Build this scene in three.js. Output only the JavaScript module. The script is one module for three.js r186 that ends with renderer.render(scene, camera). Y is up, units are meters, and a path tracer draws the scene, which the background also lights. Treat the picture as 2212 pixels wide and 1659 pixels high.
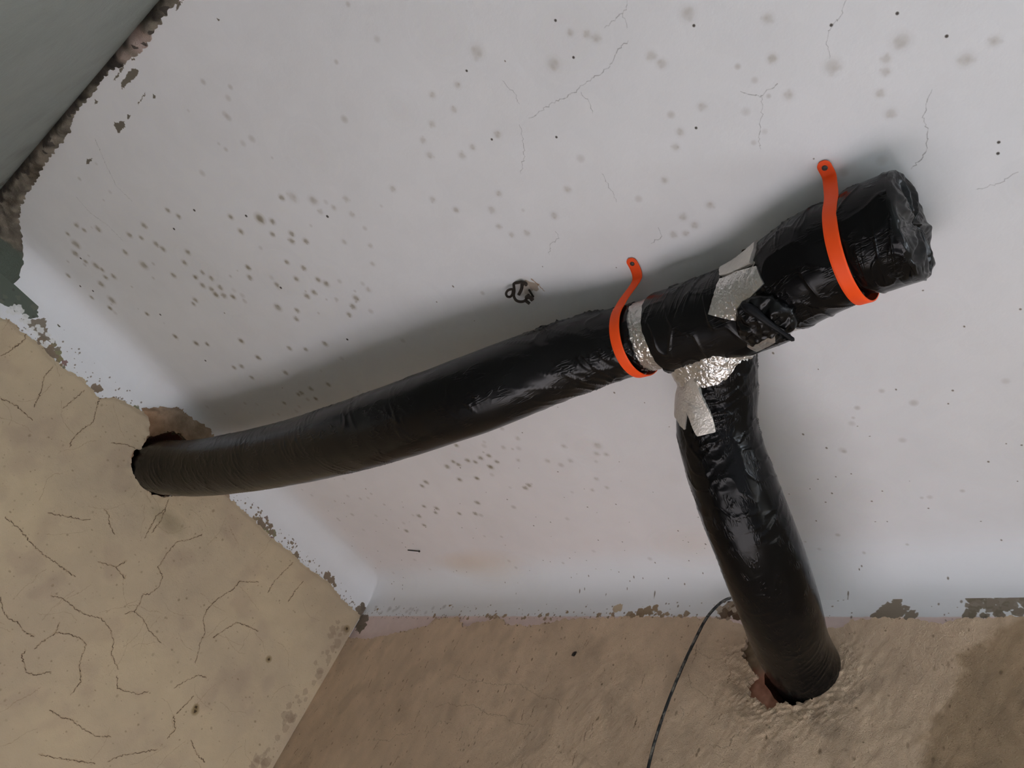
import * as THREE from 'three';
import { mergeGeometries } from 'three/addons/utils/BufferGeometryUtils.js';
import { RectAreaLightUniformsLib } from 'three/addons/lights/RectAreaLightUniformsLib.js';
import { createNoise2D, createNoise3D, createNoise4D } from 'simplex-noise';

// ------------------------------------------------------------------ camera, sky, lights, exposure
const scene = new THREE.Scene();
const camera = new THREE.PerspectiveCamera(53.08, 2212 / 1659, 0.05, 40);
camera.position.set(2.471, 1.5, 1.529);
camera.up.set(0.19532, 0.67788, 0.70875);
camera.lookAt(2.471 - 0.64976, 1.5 + 0.63075, 1.529 - 0.42422);
const renderer = new THREE.WebGLRenderer({ antialias: true });
renderer.toneMapping = THREE.LinearToneMapping;
renderer.toneMappingExposure = 0.98;
renderer.shadowMap.enabled = true;
RectAreaLightUniformsLib.init();
const SKY = 14.5;                                      // overcast daylight outside the windows
scene.background = new THREE.Color().setRGB(0.86 * SKY, 0.955 * SKY, 1.08 * SKY);
const sun = new THREE.DirectionalLight(new THREE.Color().setRGB(1, 0.98, 0.99), 108);   // out-of-view low sun through the end window, placed so floor bounce lights the ceiling
sun.position.set(10, 4.245, 1.4); sun.target.position.set(0, 0, 0.8); sun.castShadow = true; sun.shadow.mapSize.set(2048, 2048);
Object.assign(sun.shadow.camera, { left: -6, right: 6, top: 6, bottom: -6, near: 0.1, far: 30 });
scene.add(sun, sun.target);
const CEIL = 2.65, DEEP = 1.80, LONG = 6.4, FIL = 0.085;   // ceiling height, room depth (z), room length (x), fillet radius
const UNSEEN_WIN = { x0: 4.1, x1: 5.7, y0: 0.7, y1: 2.2 };       // out-of-view window in the long back wall, placed for daylight from the right
const UNSEEN_WIN2 = { z0: 0.20, z1: 1.22, y0: 1.38, y1: 2.38 };   // out-of-view window in the end wall, placed to let sun onto the floor

// ------------------------------------------------------------------ helpers
let seed = 7;
const rnd = () => { seed = (seed + 0x6d2b79f5) | 0; let t = Math.imul(seed ^ (seed >>> 15), 1 | seed); t = (t + Math.imul(t ^ (t >>> 7), 61 | t)) ^ t; return ((t ^ (t >>> 14)) >>> 0) / 4294967296; };
const n2 = createNoise2D(rnd), n3 = createNoise3D(rnd), n4 = createNoise4D(rnd);
const clamp = (x, a, b) => Math.min(b, Math.max(a, x));
const smooth = (a, b, x) => { const t = clamp((x - a) / (b - a), 0, 1); return t * t * (3 - 2 * t); };
const lerp = (a, b, t) => a + (b - a) * t;
const fbm = (x, y, o = 4) => { let s = 0, a = 0.5, f = 1; for (let i = 0; i < o; i++) { s += a * n2(x * f + i * 17.3, y * f - i * 9.1); a *= 0.5; f *= 2.03; } return s; };
const ridge = (x, y) => 1 - Math.abs(n2(x, y)) * 2;
const used = {};
const numbered = (n) => { const k = used[n] = (used[n] ?? -1) + 1; return k ? n + '_' + String(k).padStart(3, '0') : n; };
function mesh(name, geo, mat, parent = scene, label) {
  const m = new THREE.Mesh(geo, mat); m.name = parent === scene ? numbered(name) : name;
  m.castShadow = m.receiveShadow = true; parent.add(m);
  if (label) m.userData.label = label;
  return m;
}
function thing(name, label, category, [x, y, z], group) {
  const o = new THREE.Group(); o.name = numbered(name); o.position.set(x, y, z); o.userData = { label, category };
  if (group) o.userData.group = group;
  scene.add(o); return o;
}
const struct = (o, label) => { o.userData.kind = 'structure'; if (label) o.userData.label = label; return o; };
function indexed(pos, uv, idx) {
  const g = new THREE.BufferGeometry();
  g.setAttribute('position', new THREE.Float32BufferAttribute(pos, 3));
  g.setAttribute('uv', new THREE.Float32BufferAttribute(uv, 2));
  g.setIndex(idx); g.computeVertexNormals(); return g;
}
// a relief sheet over a (u, v) grid, cut where inside(u, v) < 0, with rims going back by `back`
function sheet({ u0, u1, v0, v1, nu, nv, inside = () => 1, at, height = () => 0, back = 0.004, uv = (u, v) => [u, v] }) {
  const pos = [], uvs = [], idx = [], F = new Float32Array((nu + 1) * (nv + 1)), vid = new Map(), rims = [];
  const U = (i) => u0 + (u1 - u0) * i / nu, V = (j) => v0 + (v1 - v0) * j / nv, K = (i, j) => j * (nu + 1) + i;
  for (let j = 0; j <= nv; j++) for (let i = 0; i <= nu; i++) F[K(i, j)] = inside(U(i), V(j));
  const put = (u, v) => { const p = at(u, v, height(u, v)); pos.push(p[0], p[1], p[2]); uvs.push(...uv(u, v)); return [pos.length / 3 - 1, u, v]; };
  const corner = (i, j) => { const k = K(i, j); let r = vid.get(k); if (!r) vid.set(k, r = put(U(i), V(j))); return r; };
  const cross = (i, j, a, b) => {
    const k0 = K(i, j), k1 = K(a, b), k = 'e' + Math.min(k0, k1) + '_' + Math.max(k0, k1); let r = vid.get(k);
    if (!r) { const t = F[k0] / (F[k0] - F[k1]); vid.set(k, r = put(lerp(U(i), U(a), t), lerp(V(j), V(b), t))); }
    return r;
  };
  const um = (u0 + u1) / 2, vm = (v0 + v1) / 2, e = 1e-3, o = new THREE.Vector3(...at(um, vm, 0));
  const flip = new THREE.Vector3(...at(um + e, vm, 0)).sub(o).cross(new THREE.Vector3(...at(um, vm + e, 0)).sub(o)).dot(new THREE.Vector3(...at(um, vm, e)).sub(o)) < 0;
  for (let j = 0; j < nv; j++) for (let i = 0; i < nu; i++) {
    const c = [[i, j], [i + 1, j], [i + 1, j + 1], [i, j + 1]], poly = [];
    for (let k = 0; k < 4; k++) {
      const [a, b] = c[k], [d, f] = c[(k + 1) % 4], fa = F[K(a, b)], fb = F[K(d, f)];
      if (fa > 0) poly.push([...corner(a, b), 0]);
      if ((fa > 0) !== (fb > 0)) poly.push([...cross(a, b, d, f), fa > 0 ? 1 : 2]);
    }
    for (let k = 1; k + 1 < poly.length; k++) idx.push(poly[0][0], poly[flip ? k + 1 : k][0], poly[flip ? k : k + 1][0]);
    for (let k = 0; k < poly.length; k++) { const n = poly[(k + 1) % poly.length]; if (poly[k][3] === 1 && n[3] === 2) rims.push([poly[k], n]); }
    const edge = (a, b) => { if (F[K(...a)] > 0 && F[K(...b)] > 0) rims.push([corner(...a), corner(...b)]); };
    if (j === 0) edge(c[0], c[1]); if (i === nu - 1) edge(c[1], c[2]); if (j === nv - 1) edge(c[2], c[3]); if (i === 0) edge(c[3], c[0]);
  }
  const front = indexed(pos, uvs, idx);
  if (!back || !rims.length) return front;
  const rp = [], ru = [], ri = [];
  for (const [a, b] of rims) {
    const k = rp.length / 3;
    for (const [, u, v] of [a, b]) { const h = height(u, v); rp.push(...at(u, v, h), ...at(u, v, Math.min(h - back, -back * 0.2))); ru.push(...uv(u, v), ...uv(u, v)); }
    if (flip) ri.push(k, k + 2, k + 1, k + 1, k + 2, k + 3); else ri.push(k, k + 1, k + 2, k + 1, k + 3, k + 2);
  }
  return mergeGeometries([front, indexed(rp, ru, ri)]);
}
// signed distance to a polygon (positive inside), metres
function inPoly(P) {
  return (x, y) => {
    let d = 1e9, s = false;
    for (let i = 0, j = P.length - 1; i < P.length; j = i++) {
      const [ax, ay] = P[i], [bx, by] = P[j], ex = bx - ax, ey = by - ay, t = clamp(((x - ax) * ex + (y - ay) * ey) / (ex * ex + ey * ey), 0, 1);
      d = Math.min(d, Math.hypot(x - ax - ex * t, y - ay - ey * t));
      if ((ay > y) !== (by > y) && x < (bx - ax) * (y - ay) / (by - ay) + ax) s = !s;
    }
    return s ? d : -d;
  };
}
const mm = (L) => L.map((p) => p.map((v) => v / 1000));
function edgeLine(L) {   // a broken line as a function of its first coordinate
  const P = mm(L).sort((a, b) => a[0] - b[0]);
  return (x) => { if (x <= P[0][0]) return P[0][1]; for (let i = 1; i < P.length; i++) if (x <= P[i][0]) return lerp(P[i - 1][1], P[i][1], (x - P[i - 1][0]) / (P[i][0] - P[i - 1][0] + 1e-9)); return P[P.length - 1][1]; };
}

// ------------------------------------------------------------------ textures
function canvasMap(w, h, [u0, u1, v0, v1], draw) {   // a map over a rectangle of wall, in metres
  const c = document.createElement('canvas'); c.width = w; c.height = h;
  const x = c.getContext('2d'), sx = w / (u1 - u0), sy = h / (v1 - v0);
  const pen = { x, w, h, sx, sy, X: (u) => (u - u0) * sx, Y: (v) => (v1 - v) * sy, u0, u1, v0, v1 };
  draw(pen);
  const t = new THREE.CanvasTexture(c); t.colorSpace = THREE.SRGBColorSpace; t.wrapS = t.wrapT = THREE.ClampToEdgeWrapping;
  t.repeat.set(1 / (u1 - u0), 1 / (v1 - v0)); t.offset.set(-u0 / (u1 - u0), -v0 / (v1 - v0)); t.anisotropy = 8;
  return t;
}
function perPixel(p, f) {   // f(u, v) -> [r, g, b] in sRGB 0..255, worked out on a coarse grid of 2 pixels
  const im = p.x.createImageData(p.w, p.h), d = im.data;
  for (let j = 0; j < p.h; j += 2) for (let i = 0; i < p.w; i += 2) {
    const c = f(p.u0 + (i + 1) / p.sx, p.v1 - (j + 1) / p.sy);
    for (let b = 0; b < 2; b++) for (let a = 0; a < 2; a++) { const k = ((j + b) * p.w + i + a) * 4; d[k] = c[0]; d[k + 1] = c[1]; d[k + 2] = c[2]; d[k + 3] = 255; }
  }
  p.x.putImageData(im, 0, 0);
}
const rgba = (c, a) => `rgba(${c[0]},${c[1]},${c[2]},${a})`;
function blob(p, u, v, r, col, a, soft = 0.5, squash = 1) {
  const X = p.X(u), Y = p.Y(v), x = p.x; x.save(); x.translate(X, Y); x.scale(p.sx, p.sy * squash);
  const g = x.createRadialGradient(0, 0, 0, 0, 0, r); g.addColorStop(0, rgba(col, a)); g.addColorStop(soft, rgba(col, a * 0.8)); g.addColorStop(1, rgba(col, 0));
  x.fillStyle = g; x.fillRect(-r, -r, 2 * r, 2 * r); x.restore();
}
function stroke(p, L, col, w, a, jit = 0.0015) {   // a crack along a list of points in mm, wandering and varying in width
  const P = mm(L), x = p.x; x.strokeStyle = rgba(col, a); x.lineCap = 'round';
  for (let i = 1; i < P.length; i++) {
    const [ax, ay] = P[i - 1], [bx, by] = P[i], n = Math.max(2, Math.round(Math.hypot(bx - ax, by - ay) / 0.004)); let q = P[i - 1];
    for (let k = 1; k <= n; k++) {
      const t = k / n, j = k < n ? jit : 0, r = [lerp(ax, bx, t) + (rnd() - 0.5) * 2 * j, lerp(ay, by, t) + (rnd() - 0.5) * 2 * j];
      x.lineWidth = Math.max(0.5, w * p.sx * (0.3 + 1.3 * rnd() * (0.6 + 0.8 * Math.abs(n2(q[0] * 9, q[1] * 9))))); x.beginPath(); x.moveTo(p.X(q[0]), p.Y(q[1])); x.lineTo(p.X(r[0]), p.Y(r[1])); x.stroke(); q = r;
    }
  }
}
function fillPoly(p, L, col, a = 1, rough = 0.002) {
  const P = mm(L), x = p.x; x.fillStyle = rgba(col, a); x.beginPath();
  P.forEach(([u, v], i) => {
    const [bu, bv] = P[(i + 1) % P.length], n = Math.max(1, Math.round(Math.hypot(bu - u, bv - v) / 0.004));
    for (let k = 0; k < n; k++) { const t = k / n, X = p.X(lerp(u, bu, t) + (rnd() - 0.5) * 2 * rough), Y = p.Y(lerp(v, bv, t) + (rnd() - 0.5) * 2 * rough); if (i || k) x.lineTo(X, Y); else x.moveTo(X, Y); }
  });
  x.closePath(); x.fill();
}
function flake(p, u, v, r, col, a) { const L = []; for (let k = 0; k < 9; k++) { const t = k / 9 * 6.283, q = r * (0.55 + rnd() * 0.7); L.push([(u + Math.cos(t) * q) * 1000, (v + Math.sin(t) * q) * 1000]); } fillPoly(p, L, col, a, r * 0.12); }
function tile(n, size, fn) {   // a seamless grey height tile; fn gets a periodic noise q(fx, fy, shift)
  const d = new Uint8Array(n * n * 4), T = 6.283185;
  for (let j = 0; j < n; j++) for (let i = 0; i < n; i++) {
    const a = i / n * T, b = j / n * T;
    const q = (fx, fy, s) => n4(Math.cos(a) * fx + s, Math.sin(a) * fx - s, Math.cos(b) * fy + 2 * s, Math.sin(b) * fy + s);
    const v = clamp(fn(q, i / n, j / n), 0, 1) * 255, k = (j * n + i) * 4; d[k] = d[k + 1] = d[k + 2] = v; d[k + 3] = 255;
  }
  const t = new THREE.DataTexture(d, n, n); t.wrapS = t.wrapT = THREE.RepeatWrapping; t.magFilter = THREE.LinearFilter; t.minFilter = THREE.LinearMipmapLinearFilter; t.generateMipmaps = true;
  t.repeat.set(1 / size, 1 / size); t.needsUpdate = true; return t;
}
const T_plaster = tile(512, 0.22, (q) => 0.5 + 0.22 * q(0.9, 0.9, 1) + 0.14 * q(2.5, 2.5, 5) + 0.1 * q(6, 6, 9) + 0.06 * q(13, 13, 3));
const T_rough = tile(512, 0.17, (q) => { const g = q(5, 5, 4); return 0.5 + 0.16 * q(1.2, 1, 1) + 0.09 * q(4, 3.4, 7) + 0.10 * q(9, 9, 2) - 0.45 * Math.max(0, g - 0.5) + 0.09 * q(19, 19, 8); });
const T_film = tile(768, 0.26, (q) => { const m = smooth(-0.05, 0.55, q(0.7, 0.9, 12)), a = 1 - Math.abs(q(0.8, 2.2, 2)) * 2.6, b = 1 - Math.abs(q(1.2, 3.6, 6) + 0.3 * q(0.7, 0.7, 1)) * 2.8; return 0.4 + m * (0.32 * Math.max(0, a) ** 4 + 0.3 * Math.max(0, b) ** 5) + 0.14 * q(0.8, 1.1, 9); });
const T_filmFine = T_film.clone(); T_filmFine.repeat.set(1 / 0.15, 1 / 0.15); T_filmFine.needsUpdate = true;
const T_foil = tile(512, 0.10, (q) => { const a = Math.abs(q(1.1, 1.1, 2)), b = Math.abs(q(2.3, 2.3, 6)), c = Math.abs(q(4.5, 4.5, 4)); return 0.25 + 0.5 * a + 0.3 * b + 0.12 * c; });
const USE_BACK = true, USE_END = true;
const TIE = [[1.982, 2.470, 0.912], [1.995, 2.465, 0.897], [2.005, 2.460, 0.882], [2.016, 2.457, 0.863], [2.025, 2.455, 0.849], [2.036, 2.452, 0.832]];
const TABS = [[[-0.735, -1.25], [-0.77, -0.5], [-0.6596, 0.242], [-0.6515, -0.147]], [[-0.72, -1.75], [-0.715, -0.78], [-0.682, -0.60], [-0.6566, -0.551], [-0.6616, -0.811], [-0.673, -1.35], [-0.69, -1.65]]];
const WIRES = [
  ['wire', [[-0.0222, -0.012, 0.0157], [-0.0293, -0.016, 0.0191], [-0.0377, -0.018, 0.0146], [-0.0398, -0.018, 0.0073], [-0.0354, -0.016, 0.0035], [-0.028, -0.014, 0.0068]], 0.0026, true],
  ['wire', [[-0.0276, 0.01, 0.0187], [-0.0205, -0.004, 0.0179], [-0.0208, -0.012, 0.0106], [-0.0229, -0.02, 0.004], [-0.0211, -0.024, -0.0049], [-0.0143, -0.024, -0.0113], [-0.0025, -0.024, -0.0126], [0.0034, -0.02, -0.0099], [0.0055, -0.012, -0.008]], 0.0029, false],
  ['wire', [[-0.0243, 0.004, 0.0204], [-0.0063, -0.004, 0.0218], [0.0054, -0.006, 0.0207], [0.0079, -0.002, 0.0127], [-0.0024, 0.006, 0.0034]], 0.0031, false],
  ['wire', [[0.0028, -0.004, 0.0184], [-0.0006, -0.012, 0.0101], [-0.012, -0.018, 0.0019]], 0.0034, false],
  ['clamp', [[0.0035, -0.021, -0.0085], [0.0095, -0.0235, -0.0065], [0.0150, -0.024, -0.0110], [0.0148, -0.024, -0.0170]], 0.0044, false],
  ['clamp', [[-0.0012, -0.024, -0.0125], [0.0046, -0.026, -0.0215]], 0.0033, false],
  ['clamp', [[0.0049, -0.002, -0.0037], [0.011, -0.01, -0.007], [0.0185, -0.020, -0.0125]], 0.0022, false]];
const CABLE = [[1.506, 2.582, -0.012], [1.502, 2.5744, 0.0], [1.489, 2.5553, 0.012], [1.465, 2.5094, 0.02], [1.4471, 2.4345, 0.024], [1.4305, 2.3526, 0.024], [1.4164, 2.2638, 0.022], [1.409, 2.18, 0.02], [1.4103, 2.1162, 0.02], [1.416, 2.03, 0.02], [1.43, 1.8, 0.016], [1.44, 1.5, 0.014]];

// ------------------------------------------------------------------ the setting: ceiling with its coved edges
const marks = { mould: [], specks: [], crack: [], chip: [] };
const mould = (L) => marks.mould.push(...mm(L.map((s) => [s[0], s[1], s[2] * 1000])));
const specks = (L) => marks.specks.push(...mm(L));
let cracks = marks.crack;
const crack = (L) => cracks.push(L);
const chip = (L) => marks.chip.push(L);
mould([[352,1614,0],[363,1594,0],[419,1574,0],[286,1613,0],[277,1581,1],[235,1564,1],[243,1532,0],[268,1507,1],[276,1489,0],[258,1468,0],[294,1457,0],[210,1460,1],[184,1409,1],[138,1392,2],[106,1446,0],[104,1532,0]]);
mould([[597,1513,0],[511,1516,0],[544,1494,0],[576,1461,0],[584,1442,0],[433,1489,0],[454,1436,1],[740,1482,0],[724,1507,0],[613,1385,0],[659,1402,0],[529,1373,0],[602,1340,2],[643,1341,0],[655,1317,0],[600,1312,0]]);
mould([[619,1293,0],[616,1275,2],[642,1263,0],[670,1248,2],[655,1285,0],[809,1294,2],[786,1271,0],[975,1376,3],[1003,1356,0],[972,1332,0],[1027,1311,0],[1010,1297,0],[1049,1281,0],[1113,1377,1],[1083,1388,0],[1157,1348,3]]);
mould([[1152,1320,0],[1194,1313,0],[1225,1282,0],[1242,1316,0],[1149,1238,0],[1208,1204,0],[943,1260,0],[977,1229,0],[927,1214,0],[851,1224,0],[990,1188,0],[1003,1171,0],[945,1165,0],[914,1164,0],[788,1170,1],[814,1122,0]]);
mould([[843,1142,0],[1053,1108,0],[1024,1092,0],[992,1077,0],[1107,1114,0],[273,1323,2],[295,1226,2],[353,1180,2],[395,1163,2],[522,1289,0],[500,1282,0],[545,1130,2],[547,1065,2],[446,1059,0],[410,1065,0],[697,1054,0]]);
mould([[751,1034,0],[833,1028,0],[597,991,0],[443,1014,0],[617,881,2],[583,914,0],[565,912,0],[473,900,0],[714,912,0],[634,917,0],[1368,1287,0],[888,1375,0],[896,1414,0],[1176,1165,0],[966,607,0],[980,536,0]]);
mould([[1010,547,0],[1044,550,0],[1053,524,0],[1017,509,2],[936,476,2],[906,552,0],[915,538,0],[869,539,0],[959,547,0],[1113,569,0],[1179,589,0],[1294,536,0],[1386,518,1],[1367,494,0],[1391,486,0],[1125,516,0]]);
mould([[1212,497,0],[1280,485,0],[707,481,0],[737,494,0],[871,482,0],[1092,421,0],[1073,412,0],[861,381,0],[637,396,0],[681,380,0],[660,362,0],[575,356,0],[753,345,0],[815,336,0],[454,295,0],[559,312,0]]);
mould([[1323,373,0],[1313,409,0],[1275,371,0],[1711,1412,1],[1819,1332,1],[1641,1385,0],[1585,1394,0],[1605,1354,0],[1546,1353,0],[1653,1279,0],[1591,1281,0],[1560,1277,0],[1498,1307,0],[1506,1337,0],[1470,1191,2],[1580,1182,0]]);
mould([[1437,1231,0],[1543,1159,0],[1712,1133,0],[1656,1098,0],[1533,1123,0],[1547,1097,0],[1580,1087,0],[1930,1122,0],[1949,1142,0],[1999,1164,0],[1884,1077,0],[1932,1004,0],[1879,1001,0],[1890,979,0],[1867,970,0],[1846,976,0]]);
mould([[2044,1296,1],[1894,1344,0],[1904,1332,0],[1872,1359,0],[1967,1269,0],[1976,1251,0],[2121,1183,2],[2138,1236,0],[2120,1123,0],[2252,1112,0],[2276,1126,1],[2188,1135,1],[2246,1096,0],[2336,1067,1],[2371,1075,0],[2229,1070,0]]);
mould([[2232,1036,0]]);
specks([[1861,1386],[2044,1277],[1855,1325],[1673,1396],[2207,1188],[1636,1276],[1751,1226],[2325,1107],[2283,1163],[1975,1137],[2340,936],[2335,920]]);
specks([[687,1465],[807,1472],[943,1397],[1160,1304],[326,1302],[855,1212],[237,1546],[142,1458],[108,1489],[918,1017],[318,1120]]);
crack([[1975,1355],[1969,1348],[1959,1342],[1959,1335],[1955,1322]]);
crack([[1960,1343],[1942,1341],[1924,1339]]);
crack([[1947,1305],[1926,1302],[1911,1291],[1883,1282],[1856,1282],[1824,1277],[1786,1279],[1754,1277],[1725,1277]]);
crack([[1702,1275],[1693,1250],[1682,1231],[1647,1197]]);
crack([[2235,1209],[2221,1193],[2201,1183],[2192,1167],[2189,1147]]);
crack([[2061,1159],[2082,1141],[2085,1140],[2113,1146]]);
crack([[2085,1139],[2073,1110],[2057,1085],[2049,1062]]);
crack([[2289,1046],[2276,1029],[2266,1012],[2266,989],[2258,965],[2246,951],[2229,942]]);
crack([[2350,882],[2326,874],[2297,876]]);
crack([[1789,1133],[1787,1099],[1784,1075]]);
crack([[1828,1000],[1825,981],[1799,975]]);
crack([[458,1663],[450,1614],[468,1566],[468,1515]]);
crack([[705,1722],[659,1664],[632,1622],[634,1572]]);
crack([[1835,1272],[1838,1248],[1833,1233]]);
crack([[1638,1068],[1636,1052],[1609,1046],[1595,1028]]);
crack([[1721,1352],[1728,1326],[1725,1305]]);
chip([[983,1761],[999,1751],[981,1744],[910,1749],[916,1755],[953,1759]]);
chip([[977,1777],[984,1775],[918,1769],[907,1771]]);
chip([[1015,1772],[1009,1764],[1003,1771]]);
chip([[807,1716],[839,1704],[826,1695],[790,1696],[796,1709]]);
chip([[862,1710],[871,1703],[853,1701]]);
chip([[982,1701],[986,1695],[973,1695]]);
chip([[970,1713],[958,1711],[918,1707],[939,1711]]);
chip([[813,1774],[815,1766],[799,1767]]);
chip([[615,1705],[637,1699],[622,1695],[602,1696]]);
chip([[1237,1772],[1212,1770],[1203,1771],[1227,1774]]);
chip([[1280,1713],[1282,1708],[1275,1710]]);
const paintEdge = edgeLine([[1250, 1775], [1214, 1785], [1155, 1782], [1114, 1778], [1066, 1773], [1029, 1776], [989, 1780], [942, 1790], [883, 1795], [805, 1789], [740, 1791], [683, 1785], [653, 1774], [573, 1771], [473, 1770], [374, 1759], [286, 1753], [215, 1745], [148, 1726], [59, 1680], [36, 1655], [21, 1638], [5, 1618], [0, 1612]]);
function drawCeiling(p) {
  perPixel(p, (x, z) => {
    const n = fbm(x * 1.3, z * 1.3, 3), m = fbm(x * 9 + 40, z * 9, 2);
    const warmBounce = smooth(1.0, 0.1, z) * smooth(2.3, 0.9, x), dimGrime = smooth(1.2, 0.3, x) * smooth(0.5, 1.3, z);  // warm bounce light near the back wall, painted into the colour
    const e = smooth(0.16, 0.03, Math.min(x, z)), b = 229 + 5 * n + 2.5 * m - 9 * dimGrime * smooth(0.05, 0.14, x);  // far-left grime term also puts the dimmer light there into the colour
    return [lerp(b - 1 + 3 * warmBounce, 232, e), lerp(b - 1 - 3 * warmBounce, 233, e), lerp(b - 5 * warmBounce - 2 * dimGrime, 235, e)];
  });
  blob(p, 0.66, 0.10, 0.20, [206, 170, 128], 0.22, 0.35, 0.45); blob(p, 0.55, 0.11, 0.13, [206, 176, 140], 0.16, 0.4, 0.5); blob(p, 1.45, 0.12, 0.16, [210, 180, 150], 0.12, 0.4, 0.6);
  for (let k = 0; k < 46; k++) blob(p, rnd() * 2.5, rnd() * 1.7, 0.03 + rnd() * 0.08, [190, 186, 180], 0.06, 0.4);
  const age = (x, z) => smooth(-0.2, 0.5, fbm(x * 2.2 + 5, z * 2.2, 2));
  for (const [x, z, k] of marks.mould) {
    const big = k === 1 || k === 3, dark = k >= 2, r = (big ? 0.0125 : 0.0078) * (0.9 + rnd() * 0.3) * (x < 1.1 ? 1.1 : 1);
    const far = x < 1.1 ? 0.85 : 0.3;
    blob(p, x, z, r * 1.45, [150, 142, 128], (dark ? 0.5 : 0.36) * far, 0.45); blob(p, x, z, r * 0.85, [122, 110, 88], (dark ? 0.75 : 0.46) * far, 0.5);
    for (let i = 0; i < 3; i++) blob(p, x + (rnd() - 0.5) * r * 1.6, z + (rnd() - 0.5) * r * 1.6, r * 0.4, [128, 118, 100], 0.3 * far, 0.4);
  }
  for (let k = 0; k < 800; k++) {                    // the fainter mould between the marked spots
    const x = 0.1 + rnd() * 2.2, z = 0.05 + rnd() * 1.65, w = age(x, z) * (x < 1.2 ? 1 : 0.35);
    if (rnd() < w) blob(p, x, z, 0.004 + rnd() * 0.007, [150, 140, 128], 0.16 + rnd() * 0.18, 0.4);
  }
  for (let k = 0; k < 260; k++) { const x = 0.1 + rnd() * 2.3, z = rnd() * rnd() * 1.5, s = 0.0012 + rnd() * 0.0016; if (rnd() < 0.75) blob(p, x, z, s, [92, 80, 66], 0.75, 0.6, 0.5 + rnd()); }
  for (const [x, z] of marks.specks) blob(p, x, z, x > 1.25 ? 0.0026 : 0.004, [52, 46, 40], 0.95, 0.65);
  for (const L of marks.crack) { stroke(p, L, [104, 102, 100], 0.0005, 0.55, 0.0022); }
  for (const L of marks.chip) fillPoly(p, L, [104, 97, 84], 0.95, 0.0022);
  // plaster knocked out around the wire in the ceiling
  blob(p, 1.5, 0.975, 0.034, [206, 196, 184], 0.6, 0.5); flake(p, 1.505, 0.978, 0.021, [168, 150, 132], 0.9); flake(p, 1.496, 0.972, 0.013, [188, 178, 168], 0.9); flake(p, 1.498, 0.990, 0.007, [58, 44, 34], 0.95); stroke(p, [[1522, 992], [1528, 975], [1532, 957]], [140, 98, 62], 0.002, 0.6);
  flake(p, 1.944, 0.897, 0.006, [66, 52, 34], 0.95);
}
const ceilingMaps = [0, 1].map((k) => canvasMap(2048, 2048, [k * 1.3, k * 1.3 + 1.3, 0, 1.85], (p) => { seed = 99; drawCeiling(p); }));
const white = (map, color) => new THREE.MeshStandardMaterial({ map, color: color ?? 0xffffff, roughness: 0.88, bumpMap: T_plaster, bumpScale: 0.0006 });
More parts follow.
